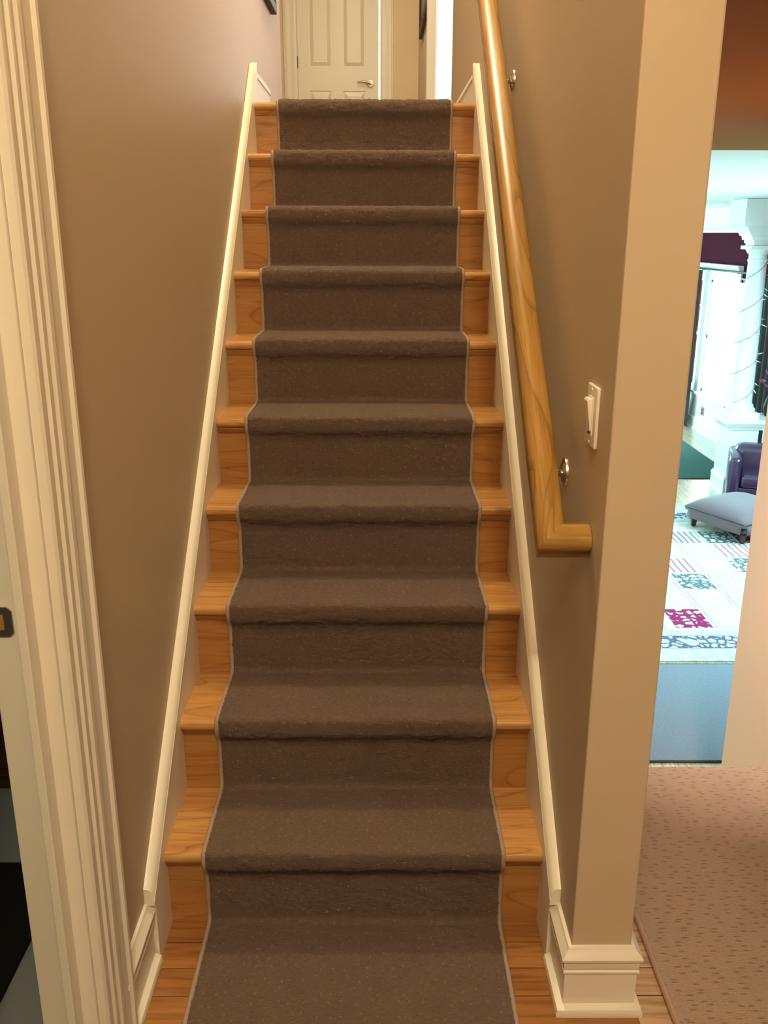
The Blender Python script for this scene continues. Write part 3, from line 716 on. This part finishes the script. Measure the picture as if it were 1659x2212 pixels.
ot = thing('ottoman', 'low square grey ottoman with dark legs and piping on the patterned rug', 'ottoman', (4.28, 10.06, ZLOW))
A0 = Vector((3.731, 10.224)); e1 = Vector((.331, -.636)).normalized(); e2 = Vector((-e1.y, e1.x)); S = .82
def OP(a, c, z): p = A0+e1*a+e2*c; return Vector((p.x, p.y, z))
zt0, zt1 = -1.51, -1.50
bm = B(); G = 14; rows = []
for i in range(G+1):
    row = []
    for j in range(G+1):
        a, c = i/G, j/G; h = (1-(2*a-1)**4)*(1-(2*c-1)**4)
        row.append(bm.verts.new(OP(-.03+a*(S+.06), -.03+c*(S+.06), -1.49+.135*h**.6)))
    rows.append(row)
for a, c in zip(rows, rows[1:]):
    for j in range(G): bm.faces.new((a[j], a[j+1], c[j+1], c[j]))
edge = [rows[0][j] for j in range(G+1)] + [rows[i][G] for i in range(1, G+1)] + [rows[G][j] for j in range(G-1, -1, -1)] + [rows[i][0] for i in range(G-1, 0, -1)]
cen = OP(S/2, S/2, 0); low = [bm.verts.new((v.co.x, v.co.y, -1.535)) for v in edge]
for i in range(len(edge)): bm.faces.new((edge[i], edge[(i+1) % len(edge)], low[(i+1) % len(edge)], low[i]))
bm.faces.new(low)
mk('cushion', bm, M_fabric, ot, smooth='all')
loop = [OP(-.03, -.03, -1.497), OP(S+.03, -.03, -1.497), OP(S+.03, S+.03, -1.497), OP(-.03, S+.03, -1.497), OP(-.03, -.03, -1.497)]
lp2 = fillet(loop, .03, 4); mk('piping', tube(B(), lp2, .009, 8), M_dark, ot, smooth='all')
bm = B()
for q in ((0, 0), (1, 0), (1, 1), (0, 1)): pass
fr_ = [OP(.03, .03, 0), OP(S-.03, .03, 0), OP(S-.03, S-.03, 0), OP(.03, S-.03, 0)]
rings(bm, [[Vector((p.x, p.y, -1.64)) for p in fr_], [Vector((p.x, p.y, -1.53)) for p in fr_]]); mk('frame', bm, M_darkwood, ot)
corn = [(0, 0), (S, 0), (S, S), (0, S)]
for i in range(4):
    a, c = corn[i], corn[(i+1) % 4]; bm = B(); rows = []
    mid = Vector((S/2, S/2))
    for z, fl_ in ((-1.50, .028), (-1.56, .032), (-1.615, .045)):
        row = []
        for j in range(13):
            s_ = j/12; s2 = .012+s_*.976 if z > -1.55 else .02+s_*.955
            q = Vector(a).lerp(Vector(c), s2); out = Vector((c[1]-a[1], a[0]-c[0])).normalized()
            q2 = q+out*(fl_+.005*math.sin(s_*11)*(1 if z < -1.55 else 0)); row.append(bm.verts.new(OP(q2.x, q2.y, z)))
        rows.append(row)
    for r1, r2 in zip(rows, rows[1:]):
        for j in range(12): bm.faces.new((r1[j], r1[j+1], r2[j+1], r2[j]))
    o = mk('slipcover_flap', bm, M_fabric, ot, smooth='all'); so = o.modifiers.new('thickness', 'SOLIDIFY'); so.thickness = .006
for q in ((.05, .05), (S-.05, .05), (S-.05, S-.05), (.05, S-.05)):
    p = OP(q[0], q[1], ZLOW+.012)
    rings_b = B(); rs = []
    for z, r in ((ZLOW+.012, .022), (ZLOW+.12, .034)):
        rs.append([Vector((p.x+sx*r, p.y+sy*r, z)) for sx, sy in ((-1, -1), (1, -1), (1, 1), (-1, 1))])
    mk('leg', rings(rings_b, rs), M_darkwood, ot, .003)

# ------------------------------------------------------------------ rugs on the great room floor
RX0, RX1, RY0, RY1 = 2.03, 5.45, 6.654, 10.96
bm = B(); box(bm, RX0, RX1, RY0, RY1, ZLOW, ZLOW+.010, 8)
zr = ZLOW+.0104
def quad(x0, x1, y0, y1, mi, z=zr):
    f = bm.faces.new([bm.verts.new((x, y, z)) for x, y in ((x0, y0), (x1, y0), (x1, y1), (x0, y1))]); f.material_index = mi
quad(RX0+.02, RX1-.02, RY0+.04, RY1-.04, 8); quad(RX0+.23, RX1-.23, RY0+.232, RY1-.232, 9, zr+.0002); quad(RX0+.238, RX1-.238, RY0+.24, RY1-.24, 7, zr+.0004)
quad(RX0+.46, RX1-.46, RY0+.47, RY1-.47, 9, zr+.0006); quad(RX0+.468, RX1-.468, RY0+.478, RY1-.478, 8, zr+.0008); quad(RX0+.58, RX1-.58, RY0+.60, RY1-.60, 0, zr+.0010)
pat = {(0, 0): 1, (1, 0): 5, (2, 0): 3, (0, 1): 5, (1, 1): 5, (2, 1): 6, (0, 2): 6, (1, 2): 2, (2, 2): 6, (0, 3): 4, (1, 3): 4, (2, 3): 5, (3, 3): 2, (1, 4): 5, (2, 4): 5, (0, 4): 5, (2, 5): 3, (1, 5): 3, (3, 5): 2, (3, 2): 4, (4, 3): 3, (2, 6): 5, (3, 6): 6, (4, 5): 1}
nx = 6; pxw = .362
for i in range(nx):
    for j in range(7):
        x0 = 2.682+i*pxw+.0; y0 = 7.295+j*.456
        if x0+pxw > RX1-.58 or y0+.41 > RY1-.6: continue
        mi = pat.get((i, j), [5, 6, 3, 2, 5, 4][(i*3+j*5) % 6])
        quad(x0, x0+pxw-.031, y0, y0+.416, 9, zr+.0012); quad(x0+.006, x0+pxw-.037, y0+.006, y0+.410, mi, zr+.0014)
# border medallions
for cx_, cy_ in ((2.72, 7.0), (3.28, 7.0), (3.84, 7.0), (4.40, 7.0)):
    f = bm.faces.new([bm.verts.new((cx_+.062*math.cos(q), cy_+.062*math.sin(q), zr+.0009)) for q in [k*math.pi/14 for k in range(28)]]); f.material_index = 8
tag(mk('patterned_rug', bm, R_MATS, None, origin=((RX0+RX1)/2, (RY0+RY1)/2, ZLOW)), 'large cream panel-patterned rug under the grey ottoman', 'rug')
def mat_rug(name, label, x0, x1, y0, y1, m, bind):
    t = thing(name, label, 'rug', ((x0+x1)/2, (y0+y1)/2, ZLOW))
    bb = B(); rbox(bb, x0+.01, x1-.01, y0+.01, y1-.01, ZLOW, ZLOW+.016, .006, 2); mk('pile', bb, m, t, smooth=True)
    lp = [(x0+.008, y0+.008, ZLOW+.009), (x1-.008, y0+.008, ZLOW+.009), (x1-.008, y1-.008, ZLOW+.009), (x0+.008, y1-.008, ZLOW+.009), (x0+.008, y0+.008, ZLOW+.009)]
    mk('edge_binding', tube(B(), fillet(lp, .02, 3), .009, 8), bind, t, smooth='all'); return t
mat_rug('plain_rug', 'plain dusty blue-teal rug on the lower floor nearest the landing', 1.3, 2.95, 5.185, 6.60, M_teal, M_dark)
mat_rug('plain_rug', 'deep teal rug on the wood floor beyond the white pedestal', 3.4, 5.17, 12.40, 14.9, M_teal2, M_dark)
